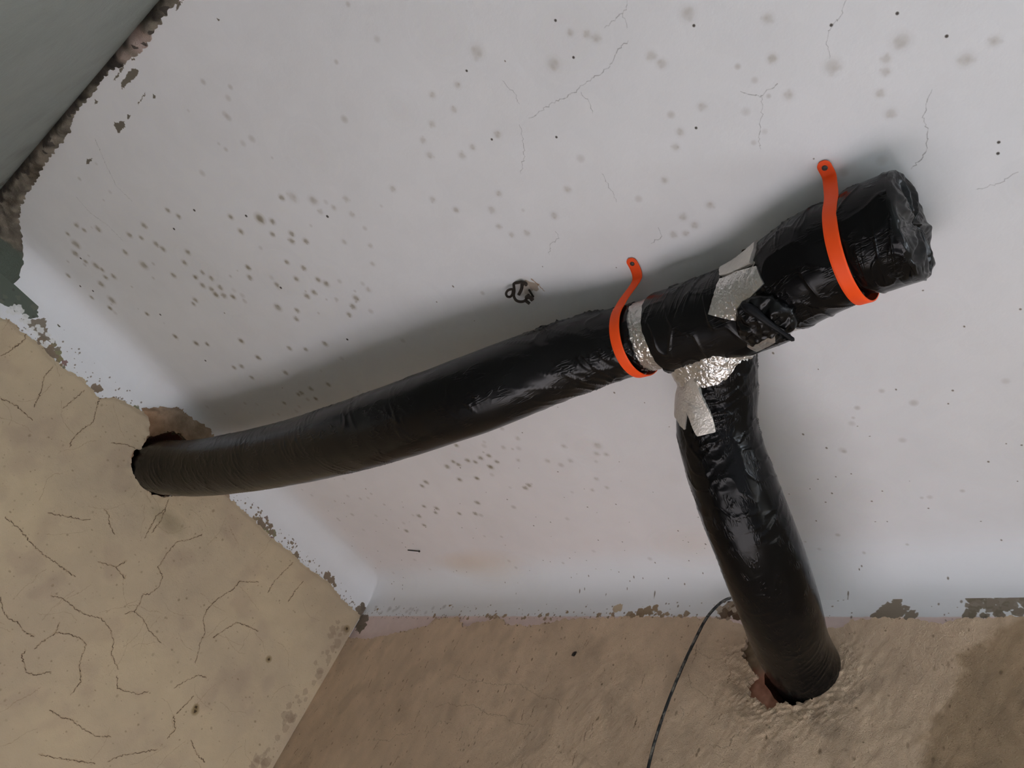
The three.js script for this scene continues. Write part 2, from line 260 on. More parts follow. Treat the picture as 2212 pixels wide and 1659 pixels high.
{
  const fl = (t) => t >= FIL ? 0 : FIL - Math.sqrt(Math.max(0, FIL * FIL - (FIL - t) ** 2));
  const steps = (end) => { const a = []; for (let i = 0; i <= 14; i++) a.push(FIL * (1 - Math.cos(i / 14 * Math.PI / 2))); for (let t = FIL; t < end - 0.012; t += 0.02) if (t > FIL) a.push(t); a.push(end); return a; };
  const xs = steps(1.3).concat(steps(1.3).slice(15).map((t) => t - FIL + 1.3)).filter((t) => t < 2.59).concat([2.6, 3, 4, LONG]), zs = steps(DEEP);
  const pos = [], uv = [], idx = [[], [], []], W = xs.length;
  for (const z of zs) for (const x of xs) {
    const d = Math.max(fl(x), fl(z)), wave = d > 0 ? 0 : 0.0022 * fbm(x * 1.7, z * 1.7 + 3, 3) * smooth(FIL, FIL + 0.1, x) * smooth(FIL, FIL + 0.1, z);
    pos.push(x, CEIL - d + wave, z); uv.push(x, z);
  }
  for (let j = 0; j + 1 < zs.length; j++) for (let i = 0; i + 1 < W; i++) {
    const a = j * W + i, xm = (xs[i] + xs[i + 1]) / 2, t = idx[xm < 1.3 ? 0 : xm < 2.6 ? 1 : 2];
    if (xs[i] < FIL && zs[j] < FIL) t.push(a, a + 1, a + W + 1, a, a + W + 1, a + W); else t.push(a, a + 1, a + W, a + 1, a + W + 1, a + W);
  }
  const g = indexed(pos, uv, [...idx[0], ...idx[1], ...idx[2]]);
  const slab = new THREE.BoxGeometry(LONG + 0.5, 0.2, DEEP + 0.5).translate(LONG / 2, CEIL + 0.104, DEEP / 2), n = g.index.count;
  const all = mergeGeometries([g, slab]); all.clearGroups();
  all.addGroup(0, idx[0].length, 0); all.addGroup(idx[0].length, idx[1].length, 1); all.addGroup(idx[0].length + idx[1].length, all.index.count - idx[0].length - idx[1].length, 2);
  const c = struct(mesh('ceiling', all, [white(ceilingMaps[0]), white(ceilingMaps[1]), white(null, 0xe0dfdd)]), 'white painted ceiling with coved edges, mould spots and hairline cracks');
  // rough mortar packed into the joint along the far wall, where the white paint stops
  const mortar = new THREE.MeshStandardMaterial({ roughness: 0.97, bumpMap: T_rough, bumpScale: 0.006, map: canvasMap(2048, 256, [0, 1.7, 1.56, 1.82], (p) => {
    perPixel(p, (x, z) => { const n = fbm(x * 16, z * 16, 4), k = smooth(0.1, 0.5, fbm(x * 7 + 9, z * 7, 2)); const g = smooth(0.042, 0.030, x + 0.01 * n), w = smooth(DEEP - 0.022, DEEP - 0.006, z + 0.012 * n2(x * 14, 3)); return [lerp(112 + 46 * n - 24 * k, 88, g) - 62 * w, lerp(105 + 44 * n - 26 * k, 96, g) - 60 * w, lerp(93 + 40 * n - 28 * k, 86, g) - 56 * w]; });  // shade of the crevice beside the wall is painted into the mortar colour
    blob(p, 1.07, 1.775, 0.05, [186, 164, 156], 0.8, 0.5); blob(p, 1.0, 1.782, 0.03, [170, 150, 142], 0.6, 0.5); blob(p, 0.5, 1.78, 0.06, [128, 118, 104], 0.6, 0.5); for (let k = 0; k < 30; k++) flake(p, 0.05 + rnd() * 1.3, 1.77 + rnd() * 0.04, 0.006 + rnd() * 0.01, [54, 48, 42], 0.8);
  }) });
  const lump = (x, z) => 0.0025 + (0.005 + 0.010 * Math.max(0, fbm(x * 26, z * 26, 3) + 0.3) + 0.006 * Math.max(0, fbm(x * 9 + 3, z * 9, 2))) * smooth(0.0, 0.012, z - paintEdge(x) + 0.006) * smooth(0.02, 0.06, x) * smooth(DEEP + 0.004, DEEP - 0.016, z);
  const j = mesh('mortar_joint', sheet({ u0: 0.0, u1: 1.6, v0: 1.58, v1: DEEP, nu: 400, nv: 40, back: 0.01, inside: (x, z) => z - paintEdge(x) + 0.006 - 0.005 * n2(x * 40, z * 40) - 0.002 * n2(x * 130, z * 130), height: (x, z) => lump(x, z), at: (x, z, h) => [x, CEIL - (x < FIL ? fl(x) : 0) - h, z] }), mortar, c, 'rough grey mortar');
}

// ------------------------------------------------------------------ walls
const brickMat = new THREE.MeshStandardMaterial({ color: new THREE.Color().setRGB(0.30, 0.115, 0.065), roughness: 0.95, bumpMap: T_rough, bumpScale: 0.006 });
const plainWall = new THREE.MeshStandardMaterial({ color: new THREE.Color().setRGB(0.44, 0.34, 0.22), roughness: 0.92, bumpMap: T_plaster, bumpScale: 0.002 });
// a thick wall cut from an outline with holes; frame(a, b, d) puts (along, up, outwards) into the room's axes. Face material first, hole sides second.
function wallGeometry(outline, holes, thick, place, cutAt) {
  const s = new THREE.Shape(outline.map((p) => new THREE.Vector2(...p)));
  for (const h of holes) s.holes.push(new THREE.Path(h.map((p) => new THREE.Vector2(...p))));
  const g = new THREE.ExtrudeGeometry(s, { depth: thick, bevelEnabled: false }), P = g.attributes.position, U = g.attributes.uv;
  for (let i = 0; i < P.count; i++) { const a = P.getX(i), b = P.getY(i), d = P.getZ(i); const w = place(a, b, d); U.setXY(i, a + d * 0.7, b); P.setXYZ(i, ...w); }
  if (place.flip) { for (let i = 0; i < P.count; i += 3) { for (const at of [P, U]) { const n = at.itemSize, A = at.array; for (let k = 0; k < n; k++) { const t = A[(i + 1) * n + k]; A[(i + 1) * n + k] = A[(i + 2) * n + k]; A[(i + 2) * n + k] = t; } } } }
  g.computeVertexNormals(); return g;
}
const ring = (cx, cy, r, n, w = 0) => Array.from({ length: n }, (_, k) => { const t = k / n * Math.PI * 2, q = r * (1 + w * n2(Math.cos(t) * 2 + cx, Math.sin(t) * 2 + cy)); return [cx + Math.cos(t) * q, cy + Math.sin(t) * q]; });

// left wall (x = 0): white painted strip above, cracked beige plaster coat below, a broken opening for the duct
const leftTop = edgeLine([[1820, 2465], [1555, 2463], [1538, 2478], [1495, 2475], [1435, 2481], [1390, 2478], [1345, 2475], [1318, 2483], [1291, 2491], [1211, 2481], [1180, 2517], [1150, 2525], [1104, 2537], [1083, 2540], [669, 2519], [634, 2517], [592, 2520], [472, 2514], [396, 2522], [320, 2518], [240, 2526], [195, 2533], [134, 2521], [52, 2517], [0, 2518]]);
const leftGap = inPoly(mm([[1090, 2545], [1049, 2523], [1030, 2496], [1016, 2444], [1033, 2425], [1018, 2403], [1002, 2383], [970, 2366], [937, 2360], [899, 2358], [861, 2375], [830, 2410], [812, 2440], [790, 2480], [750, 2505], [700, 2560], [840, 2660], [1090, 2660]]));
{
  const hole = mm([[1024, 2494], [1012, 2512], [1004, 2525], [985, 2552], [962, 2562], [930, 2562], [895, 2562], [866, 2556], [846, 2530], [848, 2510], [836, 2470], [836, 2425], [852, 2390], [885, 2362], [930, 2352], [975, 2360], [1008, 2388], [1028, 2425], [1032, 2460]]);
  const strip = canvasMap(2048, 512, [0, 1.82, 2.3, 2.7], (p) => {
    perPixel(p, (z, y) => { const b = 234 + 3 * fbm(z * 4, y * 4, 3); return [b - 2, b - 1, b + 1]; });
    for (let k = 0; k < 300; k++) { const z = rnd() * 1.5, y = leftTop(z) + rnd() * rnd() * 0.1; blob(p, z, y, 0.0012 + rnd() * 0.0022, [106, 94, 78], 0.75, 0.6, 0.6 + rnd()); }
    for (let k = 0; k < 340; k++) {                                  // paint lost along the plaster's edge
      const z = rnd() * 1.45, w = smooth(-0.05, 0.5, fbm(z * 5 + 2, 4, 3)), y = leftTop(z) + rnd() * 0.045 * w - 0.004;
      if (rnd() < w * 0.9) flake(p, z, y, 0.004 + rnd() * 0.009, [148 - rnd() * 20, 130 - rnd() * 18, 108 - rnd() * 16], 0.95);
    }
    for (const [z, y, r] of [[0.545, 2.527, 0.02], [0.52, 2.535, 0.016], [0.49, 2.53, 0.014], [0.225, 2.55, 0.022], [0.20, 2.545, 0.02], [0.175, 2.54, 0.014], [0.36, 2.53, 0.012], [1.43, 2.49, 0.022], [1.40, 2.485, 0.02], [1.24, 2.50, 0.018]]) for (let k = 0; k < 5; k++) flake(p, z + (rnd() - 0.5) * r * 1.6, y + (rnd() - 0.5) * r, r * 0.55, [132, 116, 98], 0.95);
    for (let k = 0; k < 26; k++) flake(p, 0.2 + rnd() * 0.5, 2.53 + rnd() * 0.04, 0.0025 + rnd() * 0.003, [128, 112, 92], 0.85);
    fillPoly(p, [[1699, 2700], [1659, 2651], [1634, 2650], [1647, 2620], [1621, 2607], [1606, 2581], [1578, 2582], [1544, 2580], [1525, 2569], [1495, 2540], [1503, 2519], [1537, 2511], [1566, 2500], [1600, 2494], [1830, 2494], [1830, 2700]], [92, 100, 90], 1, 0.004);
    for (let k = 0; k < 60; k++) { const z = 1.5 + rnd() * 0.3, y = 2.5 + rnd() * 0.17; flake(p, z, y, 0.003 + rnd() * 0.007, rnd() < 0.5 ? [76, 80, 72] : [112, 112, 98], 0.6); }
    fillPoly(p, [[1830, 2700], [1700, 2700], [1690, 2668], [1720, 2640], [1830, 2630]], [122, 114, 100], 1, 0.006);
    fillPoly(p, [[1495, 2528], [1484, 2552], [1442, 2525], [1419, 2509], [1459, 2500], [1519, 2498]], [126, 116, 100], 0.9, 0.005);
    for (let k = 0; k < 24; k++) flake(p, 1.42 + rnd() * 0.14, 2.49 + rnd() * 0.04, 0.005 + rnd() * 0.006, [228, 228, 226], 0.9);
    for (let k = 0; k < 10; k++) flake(p, 1.60 + rnd() * 0.02, 2.59 + rnd() * 0.05, 0.003 + rnd() * 0.003, [96, 100, 88], 0.9);
    for (const [z, y] of [[1.47, 2.60], [1.465, 2.595], [1.45, 2.585], [1.43, 2.575], [1.425, 2.57], [1.44, 2.567]]) flake(p, z, y, 0.006, [84, 84, 72], 0.95);
    fillPoly(p, [[1060, 2592], [1020, 2618], [965, 2622], [905, 2628], [850, 2618], [790, 2580], [740, 2540], [740, 2420], [1060, 2400]], [150, 128, 104], 1, 0.006);
    flake(p, 0.01, 2.53, 0.03, [122, 108, 92], 0.95); flake(p, 0.015, 2.55, 0.015, [112, 100, 86], 0.95);
  });
  const place = (a, b, d) => [-d, b, a];
  const top = wallGeometry([[-0.2, 1.3], [DEEP + 0.2, 1.3], [DEEP + 0.2, CEIL + 0.02], [-0.2, CEIL + 0.02]], [hole], 0.25, place);
  const low = wallGeometry([[-0.2, 0], [DEEP + 0.2, 0], [DEEP + 0.2, 1.3], [-0.2, 1.3]], [], 0.25, place);
  const g = mergeGeometries([top, low, new THREE.BoxGeometry(0.12, 0.9, 0.9).translate(-0.32, 2.42, 0.93).toNonIndexed()]); g.clearGroups(); const [f, s] = top.groups;  // box added behind the opening to keep outside light out
  g.addGroup(f.start, f.count, 0); g.addGroup(s.start, s.count, 1); g.addGroup(top.attributes.position.count, low.attributes.position.count, 2); g.addGroup(top.attributes.position.count + low.attributes.position.count, 36, 1);
  const wall = struct(mesh('wall_left', g, [white(strip), brickMat, plainWall]), 'beige cracked plaster wall with a white painted strip under the ceiling and a broken duct opening');

  cracks = [];
    crack([[1159,2059],[1103,2054],[1064,2046],[1015,2040],[975,2043],[936,2042],[907,2044]]);
  crack([[1085,2133],[1062,2144],[1033,2161],[1004,2173],[985,2190]]);
  crack([[975,2237],[952,2232],[937,2214],[902,2200]]);
  crack([[834,2353],[842,2315],[830,2268],[825,2245]]);
  crack([[689,2366],[711,2328],[738,2297],[740,2253],[733,2216],[735,2203],[704,2191],[693,2164],[701,2129],[718,2117],[708,2091],[706,2065],[723,2044]]);
  crack([[706,2065],[674,2064],[634,2047],[578,2040]]);
  crack([[886,2112],[834,2130],[823,2162]]);
  crack([[834,2130],[792,2121]]);
  crack([[1021,1896],[991,1873],[966,1865],[942,1871],[912,1861],[884,1865]]);
  crack([[860,1842],[858,1860],[845,1902],[855,1928]]);
  crack([[845,1902],[812,1919],[778,1925],[756,1922],[743,1890],[734,1871],[699,1839],[700,1798]]);
  crack([[923,1969],[891,1981],[843,1978],[813,1982],[770,1998],[726,1987],[701,1972],[680,1939],[634,1917]]);
  crack([[719,1743],[677,1744],[658,1752],[617,1749],[569,1750],[529,1769]]);
  crack([[626,1902],[602,1876],[573,1883],[536,1895],[518,1915]]);
  crack([[457,1961],[438,1998],[414,2031],[386,2037]]);
  crack([[447,2141],[431,2179],[410,2222],[376,2233],[326,2245]]);
  crack([[446,2052],[473,2107],[478,2137],[511,2167],[521,2195],[513,2242],[488,2297],[486,2329],[428,2367]]);
  crack([[362,2497],[372,2450],[381,2404],[377,2361]]);
  crack([[287,2471],[294,2433],[293,2382]]);
  crack([[667,1648],[630,1658],[574,1678],[520,1696]]);
  crack([[493,1716],[472,1743],[437,1770],[385,1807]]);
  crack([[875,1827],[875,1813],[836,1786],[812,1793],[784,1819]]);
  crack([[401,1911],[396,1934],[388,1975]]);
  crack([[407,1903],[376,1875],[380,1843]]);
  crack([[312,1874],[269,1852],[230,1848]]);
  crack([[1478,2381],[1473,2406],[1471,2460],[1482,2478],[1510,2476]]);
  crack([[1171,2310],[1181,2334],[1182,2369],[1175,2410],[1198,2453],[1211,2477],[1197,2499],[1169,2527]]);
  crack([[1366,2456],[1361,2417],[1336,2378],[1318,2333]]);
  crack([[1393,2292],[1354,2304],[1295,2301]]);
  crack([[1258,2466],[1260,2420],[1262,2382]]);
  crack([[1094,2399],[1063,2423],[1031,2432]]);
  crack([[847,2382],[822,2321],[819,2270]]);
  const own = cracks;
  const map = canvasMap(2048, 1536, [-0.01, 1.72, 1.3, 2.6], (p) => {
    perPixel(p, (z, y) => {
      const n = fbm(z * 2.1, y * 2.1 + 7, 4), m = fbm(z * 11, y * 11, 3), k = smooth(0.12, 0.5, fbm(z * 4.5 + 20, y * 4.5, 3)), c = smooth(0.16, 0.0, z) * 0.6;
      const t = 1 + 0.06 * n + 0.03 * m - 0.045 * k + 0.03 * c;
      return [194 * t, 176 * t - 1.5 * k, 148 * t - 3 * n];
    });
    for (let k = 0; k < 1500; k++) blob(p, rnd() * 1.7, 1.4 + rnd() * 1.1, 0.0012 + rnd() * rnd() * 0.005, [116, 98, 74], 0.15 + rnd() * 0.4, 0.5, 0.4 + rnd() * 0.9);
    for (let k = 0; k < 60; k++) { const z = 0.03 + rnd() * 0.05, y = 1.75 + rnd() * 0.7; flake(p, z, y, 0.006 + rnd() * 0.012, [142, 124, 102], 0.35); }
    for (const L of own) { stroke(p, L, [150, 126, 92], 0.005, 0.10, 0.002); stroke(p, L, [62, 46, 30], 0.0013, 0.85, 0.0022); }
    for (let k = 0; k < 90; k++) { let a = rnd() * 1.6, b = 1.5 + rnd() * 0.95, t = rnd() * 6.28; const L = []; for (let i = 0; i < 6; i++) { L.push([a * 1000, b * 1000]); t += (rnd() - 0.5) * 1.2; a += Math.cos(t) * 0.022; b += Math.sin(t) * 0.022; } stroke(p, L, [104, 82, 56], 0.0007, 0.42, 0.0016); }
    for (const [z, y, r] of [[0.355, 1.945, 0.008], [0.36, 1.955, 0.006], [0.235, 2.196, 0.007], [0.032, 2.445, 0.008]]) { blob(p, z, y, r * 2, [118, 98, 62], 0.7, 0.5); flake(p, z, y, r * 0.7, [62, 48, 28], 0.9); }
    blob(p, 0.8, 2.33, 0.08, [120, 108, 84], 0.4, 0.4, 0.5);
  });
  const coat = new THREE.MeshStandardMaterial({ map, roughness: 0.93, bumpMap: T_plaster, bumpScale: 0.0022 });
  const rag = (z, y) => 0.004 * n2(z * 45, y * 45) + 0.0025 * n2(z * 130, y * 130);
  mesh('plaster_coat', sheet({ u0: 0.008, u1: 1.56, v0: 1.3, v1: 2.6, nu: 400, nv: 340, back: 0.008,
    inside: (z, y) => Math.min(leftTop(z) - y + rag(z, y), -leftGap(z, y) + rag(z + 3, y) * 0.8, 1.575 - z + 0.01 * n2(y * 30, 1)),
    height: (z, y) => 0.006 + 0.0022 * fbm(z * 3, y * 3, 3) + 0.003 * smooth(0.09, 0.03, z) + 0.004 * smooth(0.03, 0.0, -leftGap(z, y)) * (0.6 + n2(z * 30, y * 30)) - 0.004 * smooth(0.015, 0, leftTop(z) - y),
    at: (z, y, h) => [h, y, z] }), coat, wall, 'beige cracked plaster');
  // the broken masonry above the duct
  const rubble = new THREE.MeshStandardMaterial({ roughness: 0.96, bumpMap: T_rough, bumpScale: 0.005, map: canvasMap(512, 512, [0.66, 1.12, 2.3, 2.7], (p) => perPixel(p, (z, y) => { const n = fbm(z * 14, y * 14, 4), r = smooth(2.62, 2.52, y) * smooth(0.84, 0.95, z); return [166 + 36 * n - 14 * r, 146 + 34 * n - 26 * r, 124 + 32 * n - 32 * r]; })) });
  const area = inPoly(mm([[1100, 2545], [1060, 2592], [1020, 2622], [965, 2626], [905, 2634], [850, 2622], [800, 2590], [752, 2572], [705, 2540], [690, 2518], [760, 2490], [790, 2440], [815, 2400], [850, 2370], [900, 2350], [960, 2355], [1010, 2375], [1040, 2420], [1040, 2500]])), cut = inPoly(hole);
  const fx = (y) => { const d = CEIL - y; return d >= FIL ? 0 : FIL - Math.sqrt(Math.max(0, FIL * FIL - (FIL - d) ** 2)); };
  mesh('broken_mortar', sheet({ u0: 0.66, u1: 1.12, v0: 2.33, v1: 2.65, nu: 150, nv: 110, back: 0.03, inside: (z, y) => Math.min(area(z, y) + rag(z, y), -cut(z, y) + rag(z, y + 2)),
    height: (z, y) => fx(y) + 0.003 + smooth(2.50, 2.56, y) * (0.004 + 0.014 * Math.max(0, 0.25 + fbm(z * 16, y * 16, 3))) * smooth(0, 0.015, area(z, y)), at: (z, y, h) => [h, y, z] }), rubble, wall, 'crumbled light brown mortar and brick');
}

// back wall (z = 0): rough brown plaster, wet at the far end, a lumpy hole for the branch duct, a window beyond the frame
const backTop = edgeLine([[0, 2425], [147, 2423], [249, 2444], [334, 2464], [409, 2477], [431, 2508], [535, 2513], [584, 2479], [606, 2474], [624, 2491], [712, 2501], [723, 2517], [769, 2486], [876, 2483], [943, 2494], [999, 2507], [1057, 2510], [1274, 2516], [1415, 2512], [1480, 2513], [1520, 2503], [1572, 2487], [1700, 2470], [1745, 2478], [1761, 2487], [1797, 2490], [1806, 2505], [1820, 2509], [1869, 2514], [1917, 2512], [1963, 2506], [1998, 2501], [2015, 2507], [2032, 2514], [2140, 2517], [2600, 2517]]);
const backGap = inPoly(mm([[1573, 2510], [1575, 2442], [1569, 2422], [1577, 2402], [1614, 2358], [1602, 2339], [1613, 2309], [1657, 2282], [1692, 2300], [1720, 2297], [1747, 2311], [1774, 2331], [1783, 2354], [1784, 2393], [1772, 2430], [1750, 2462], [1738, 2510]]));
{
  const hole = ring(1.722, 2.388, 0.094, 28, 0.05);
  const strip = canvasMap(2048, 512, [0, 2.3, 2.2, 2.7], (p) => {
    perPixel(p, (x, y) => {
      const b = 234 + 3 * fbm(x * 4, y * 4, 3), d = Math.hypot(x - 1.70, y - 2.39), s = smooth(0.19, 0.15, d) * smooth(2.485, 2.475, y), n = fbm(x * 22, y * 22, 3), pink = smooth(2.522, 2.518, y + 0.002 * n) * (1 - s);
      const w = [b - 2, b - 1, b + 1], k = [226 + 6 * n, 206 + 6 * n, 200 + 6 * n], q = smooth(2.40, 2.36, y + 0.02 * n), r = [lerp(128, 172, q) + 34 * n, lerp(108, 120, q) + 32 * n, lerp(86, 98, q) + 30 * n];
      return w.map((v, i) => lerp(lerp(v, k[i], pink), r[i], s));
    });
    for (let k = 0; k < 340; k++) { const x = rnd() * 2.3, y = 2.51 + rnd() * rnd() * 0.13; blob(p, x, y, 0.0012 + rnd() * 0.0022, [108, 94, 78], 0.7, 0.6, 0.6 + rnd()); }
    const tan = [150, 128, 100], grey = [140, 128, 112];
    for (const [x, y, r, c] of [[2.032, 2.612, 0.016, [134, 116, 84]], [2.02, 2.610, 0.01, [134, 116, 84]], [2.068, 2.609, 0.013, [134, 116, 84]], [1.995, 2.619, 0.005, tan], [0.467, 2.568, 0.011, [140, 118, 86]], [1.266, 2.540, 0.016, tan], [1.245, 2.53, 0.016, tan], [1.285, 2.545, 0.013, tan], [1.22, 2.522, 0.012, tan], [1.165, 2.548, 0.018, [196, 176, 148]], [0.987, 2.535, 0.006, tan], [0.075, 2.55, 0.006, tan]]) flake(p, x, y, r, c, 0.95);
    for (let k = 0; k < 60; k++) { const u = rnd() + rnd() - 1; flake(p, 1.90 + u * 0.05, 2.52 + rnd() * 0.045 * (1 - Math.abs(u)), 0.003 + rnd() * 0.009, grey, 0.95); }
    for (let k = 0; k < 130; k++) { const x = 2.04 + rnd() * 0.24; flake(p, x, 2.52 + rnd() * (0.05 + (x - 2.04) * 0.25), 0.003 + rnd() * 0.010, rnd() < 0.5 ? grey : [126, 116, 98], 0.92); }
    for (let k = 0; k < 26; k++) flake(p, 1.05 + rnd() * 0.38, 2.512 + rnd() * 0.02, 0.003 + rnd() * 0.007, tan, 0.85);
    for (let k = 0; k < 30; k++) flake(p, 0.4 + rnd() * 0.6, 2.505 + rnd() * 0.022, 0.003 + rnd() * 0.006, tan, 0.85);
    for (let k = 0; k < 22; k++) blob(p, 0.05 + rnd() * 0.4, 2.53 + rnd() * 0.05, 0.01, [150, 146, 142], 0.3, 0.4);
    for (let k = 0; k < 34; k++) { const t = rnd() * 6.28, q = rnd() * 0.055; flake(p, 1.515 + Math.cos(t) * q, 2.545 + Math.sin(t) * q, 0.006 + rnd() * 0.012, [[176, 160, 142], [150, 132, 112], [104, 82, 62]][Math.floor(rnd() * 3)], 0.92); }
    flake(p, 1.502, 2.569, 0.008, [40, 32, 26], 1); flake(p, 1.522, 2.565, 0.008, [36, 28, 22], 1); flake(p, 1.51, 2.53, 0.01, [76, 56, 40], 1); flake(p, 1.535, 2.518, 0.013, [84, 62, 44], 1);
    flake(p, 0.02, 2.5, 0.04, [124, 112, 98], 0.95); flake(p, 0.045, 2.47, 0.025, [118, 106, 92], 0.95);
  });
  const place = Object.assign((a, b, d) => [a, b, -d], { flip: true });
  const win = [[UNSEEN_WIN.x0, UNSEEN_WIN.y0], [UNSEEN_WIN.x0, UNSEEN_WIN.y1], [UNSEEN_WIN.x1, UNSEEN_WIN.y1], [UNSEEN_WIN.x1, UNSEEN_WIN.y0]];
  const g = wallGeometry([[-0.2, 0], [2.3, 0], [2.3, CEIL + 0.02], [-0.2, CEIL + 0.02]], [hole], 0.25, place), far = wallGeometry([[2.3, 0], [LONG + 0.2, 0], [LONG + 0.2, CEIL + 0.02], [2.3, CEIL + 0.02]], USE_BACK ? [win] : [], 0.25, place);
  const all = mergeGeometries([g, far, new THREE.BoxGeometry(0.9, 0.9, 0.12).translate(1.72, 2.4, -0.32).toNonIndexed()]); all.clearGroups(); const [f, s] = g.groups;  // box added behind the branch hole, shutting off the light outside
  all.addGroup(f.start, f.count, 0); all.addGroup(s.start, s.count, 1); all.addGroup(g.attributes.position.count, far.attributes.position.count, 2); all.addGroup(g.attributes.position.count + far.attributes.position.count, 36, 1);
  const wall = struct(mesh('wall_back', all, [white(strip), brickMat, plainWall]), 'rough brown plaster wall with a lumpy hole where the branch duct enters');
  cracks = [];
    crack([[632,2205],[676,2221],[714,2215],[780,2225],[849,2202],[909,2203],[958,2186],[1032,2184]]);
  crack([[642,2310],[697,2298],[766,2295],[838,2289],[920,2297],[1022,2262],[1077,2262],[1099,2242],[1102,2212]]);
  crack([[1255,2259],[1255,2247],[1257,2235]]);
  crack([[659,2142],[672,2165],[726,2163]]);
  crack([[426,2084],[506,2088],[520,2109],[587,2116]]);
  crack([[220,2322],[227,2270]]);
  crack([[837,2169],[842,2138]]);
  crack([[783,2155],[786,2119]]);
  crack([[1415,2423],[1451,2419],[1476,2405],[1513,2394],[1534,2403],[1569,2425]]);
  crack([[1443,2355],[1459,2323],[1488,2312],[1519,2295]]);
  crack([[1537,2191],[1566,2188],[1585,2194],[1587,2209],[1603,2228]]);
  crack([[1444,2273],[1457,2259],[1455,2240]]);
  const own = cracks, wet = inPoly(mm([[2230, 2535], [2135, 2520], [2110, 2505], [2070, 2465], [2022, 2430], [2028, 2384], [2012, 2350], [1985, 2298], [1967, 2256], [1972, 2150], [2600, 2000], [2600, 2540]]));
  const map = canvasMap(2048, 1024, [-0.01, 2.35, 1.75, 2.55], (p) => {
    perPixel(p, (x, y) => {
      const n = fbm(x * 2.4 + 3, y * 2.4, 4), m = fbm(x * 14, y * 9, 3), k = smooth(0.1, 0.45, fbm(x * 5 + 11, y * 3.5, 3)), w = smooth(-0.012, 0.02, wet(x, y) + 0.02 * fbm(x * 20, y * 20, 3));
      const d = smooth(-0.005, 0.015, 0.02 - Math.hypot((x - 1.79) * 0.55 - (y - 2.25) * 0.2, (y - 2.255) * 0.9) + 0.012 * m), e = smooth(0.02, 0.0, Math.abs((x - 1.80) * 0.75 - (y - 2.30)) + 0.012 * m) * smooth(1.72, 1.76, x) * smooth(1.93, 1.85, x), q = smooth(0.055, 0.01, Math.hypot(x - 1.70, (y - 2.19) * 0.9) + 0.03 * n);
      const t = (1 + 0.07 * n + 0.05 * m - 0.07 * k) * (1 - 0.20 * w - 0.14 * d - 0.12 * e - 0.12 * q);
      return [208 * t, (183 - 5 * w) * t, (155 - 13 * w) * t];
    });
    for (let k = 0; k < 1300; k++) { const x = rnd() * 2.3; blob(p, x, 1.85 + rnd() * 0.66, 0.001 + rnd() * rnd() * 0.004, [98, 80, 58], 0.2 + rnd() * 0.5, 0.5, 0.6 + rnd() * 1.6); }
    for (const L of own) { stroke(p, L, [84, 68, 50], 0.0009, 0.6, 0.003); stroke(p, L, [206, 190, 162], 0.002, 0.16, 0.003); }
    for (let k = 0; k < 50; k++) { const x = rnd() * 1.6, y = 1.95 + rnd() * 0.5; stroke(p, [[x * 1000, y * 1000], [x * 1000 + (rnd() - 0.5) * 14, y * 1000 - 12 - rnd() * 26]], [84, 66, 46], 0.0016, 0.5, 0.002); }
    for (let k = 0; k < 7; k++) flake(p, 1.072 + (rnd() - 0.5) * 0.012, 2.397 + (rnd() - 0.5) * 0.012, 0.004, [42, 32, 24], 0.95);
    flake(p, 1.075, 2.397, 0.006, [30, 22, 18], 1);
  });
  const coat = new THREE.MeshStandardMaterial({ map, roughness: 0.95, bumpMap: T_rough, bumpScale: 0.0038 });
  const rag = (x, y) => 0.005 * n2(x * 45, y * 45) + 0.003 * n2(x * 130, y * 130);
  const near = (x, y) => Math.exp(-((Math.max(0, -backGap(x, y)) / 0.06) ** 2));
  mesh('plaster_coat', sheet({ u0: 0.006, u1: 2.34, v0: 1.75, v1: 2.54, nu: 640, nv: 230, back: 0.010,
    inside: (x, y) => Math.min(backTop(x) - y + rag(x, y), -backGap(x, y) + rag(x + 3, y) * 1.1),
    height: (x, y) => { const k = near(x, y); return 0.007 + 0.0022 * fbm(x * 3, y * 2, 3) + 0.0016 * fbm(x * 34, y * 20, 4) * smooth(0.2, 1.3, x) + k * (0.006 + 0.0045 * fbm(x * 24, y * 24, 3) + 0.004 * fbm(x * 85, y * 85, 3)) * smooth(2.5, 2.42, y); },
    at: (x, y, h) => [x, y, h] }), coat, wall, 'rough brown plaster');
  mesh('plaster_coat', new THREE.BoxGeometry(3.2, 1.752, 0.008).translate(1.6, 0.876, 0.003), plainWall, wall);
}

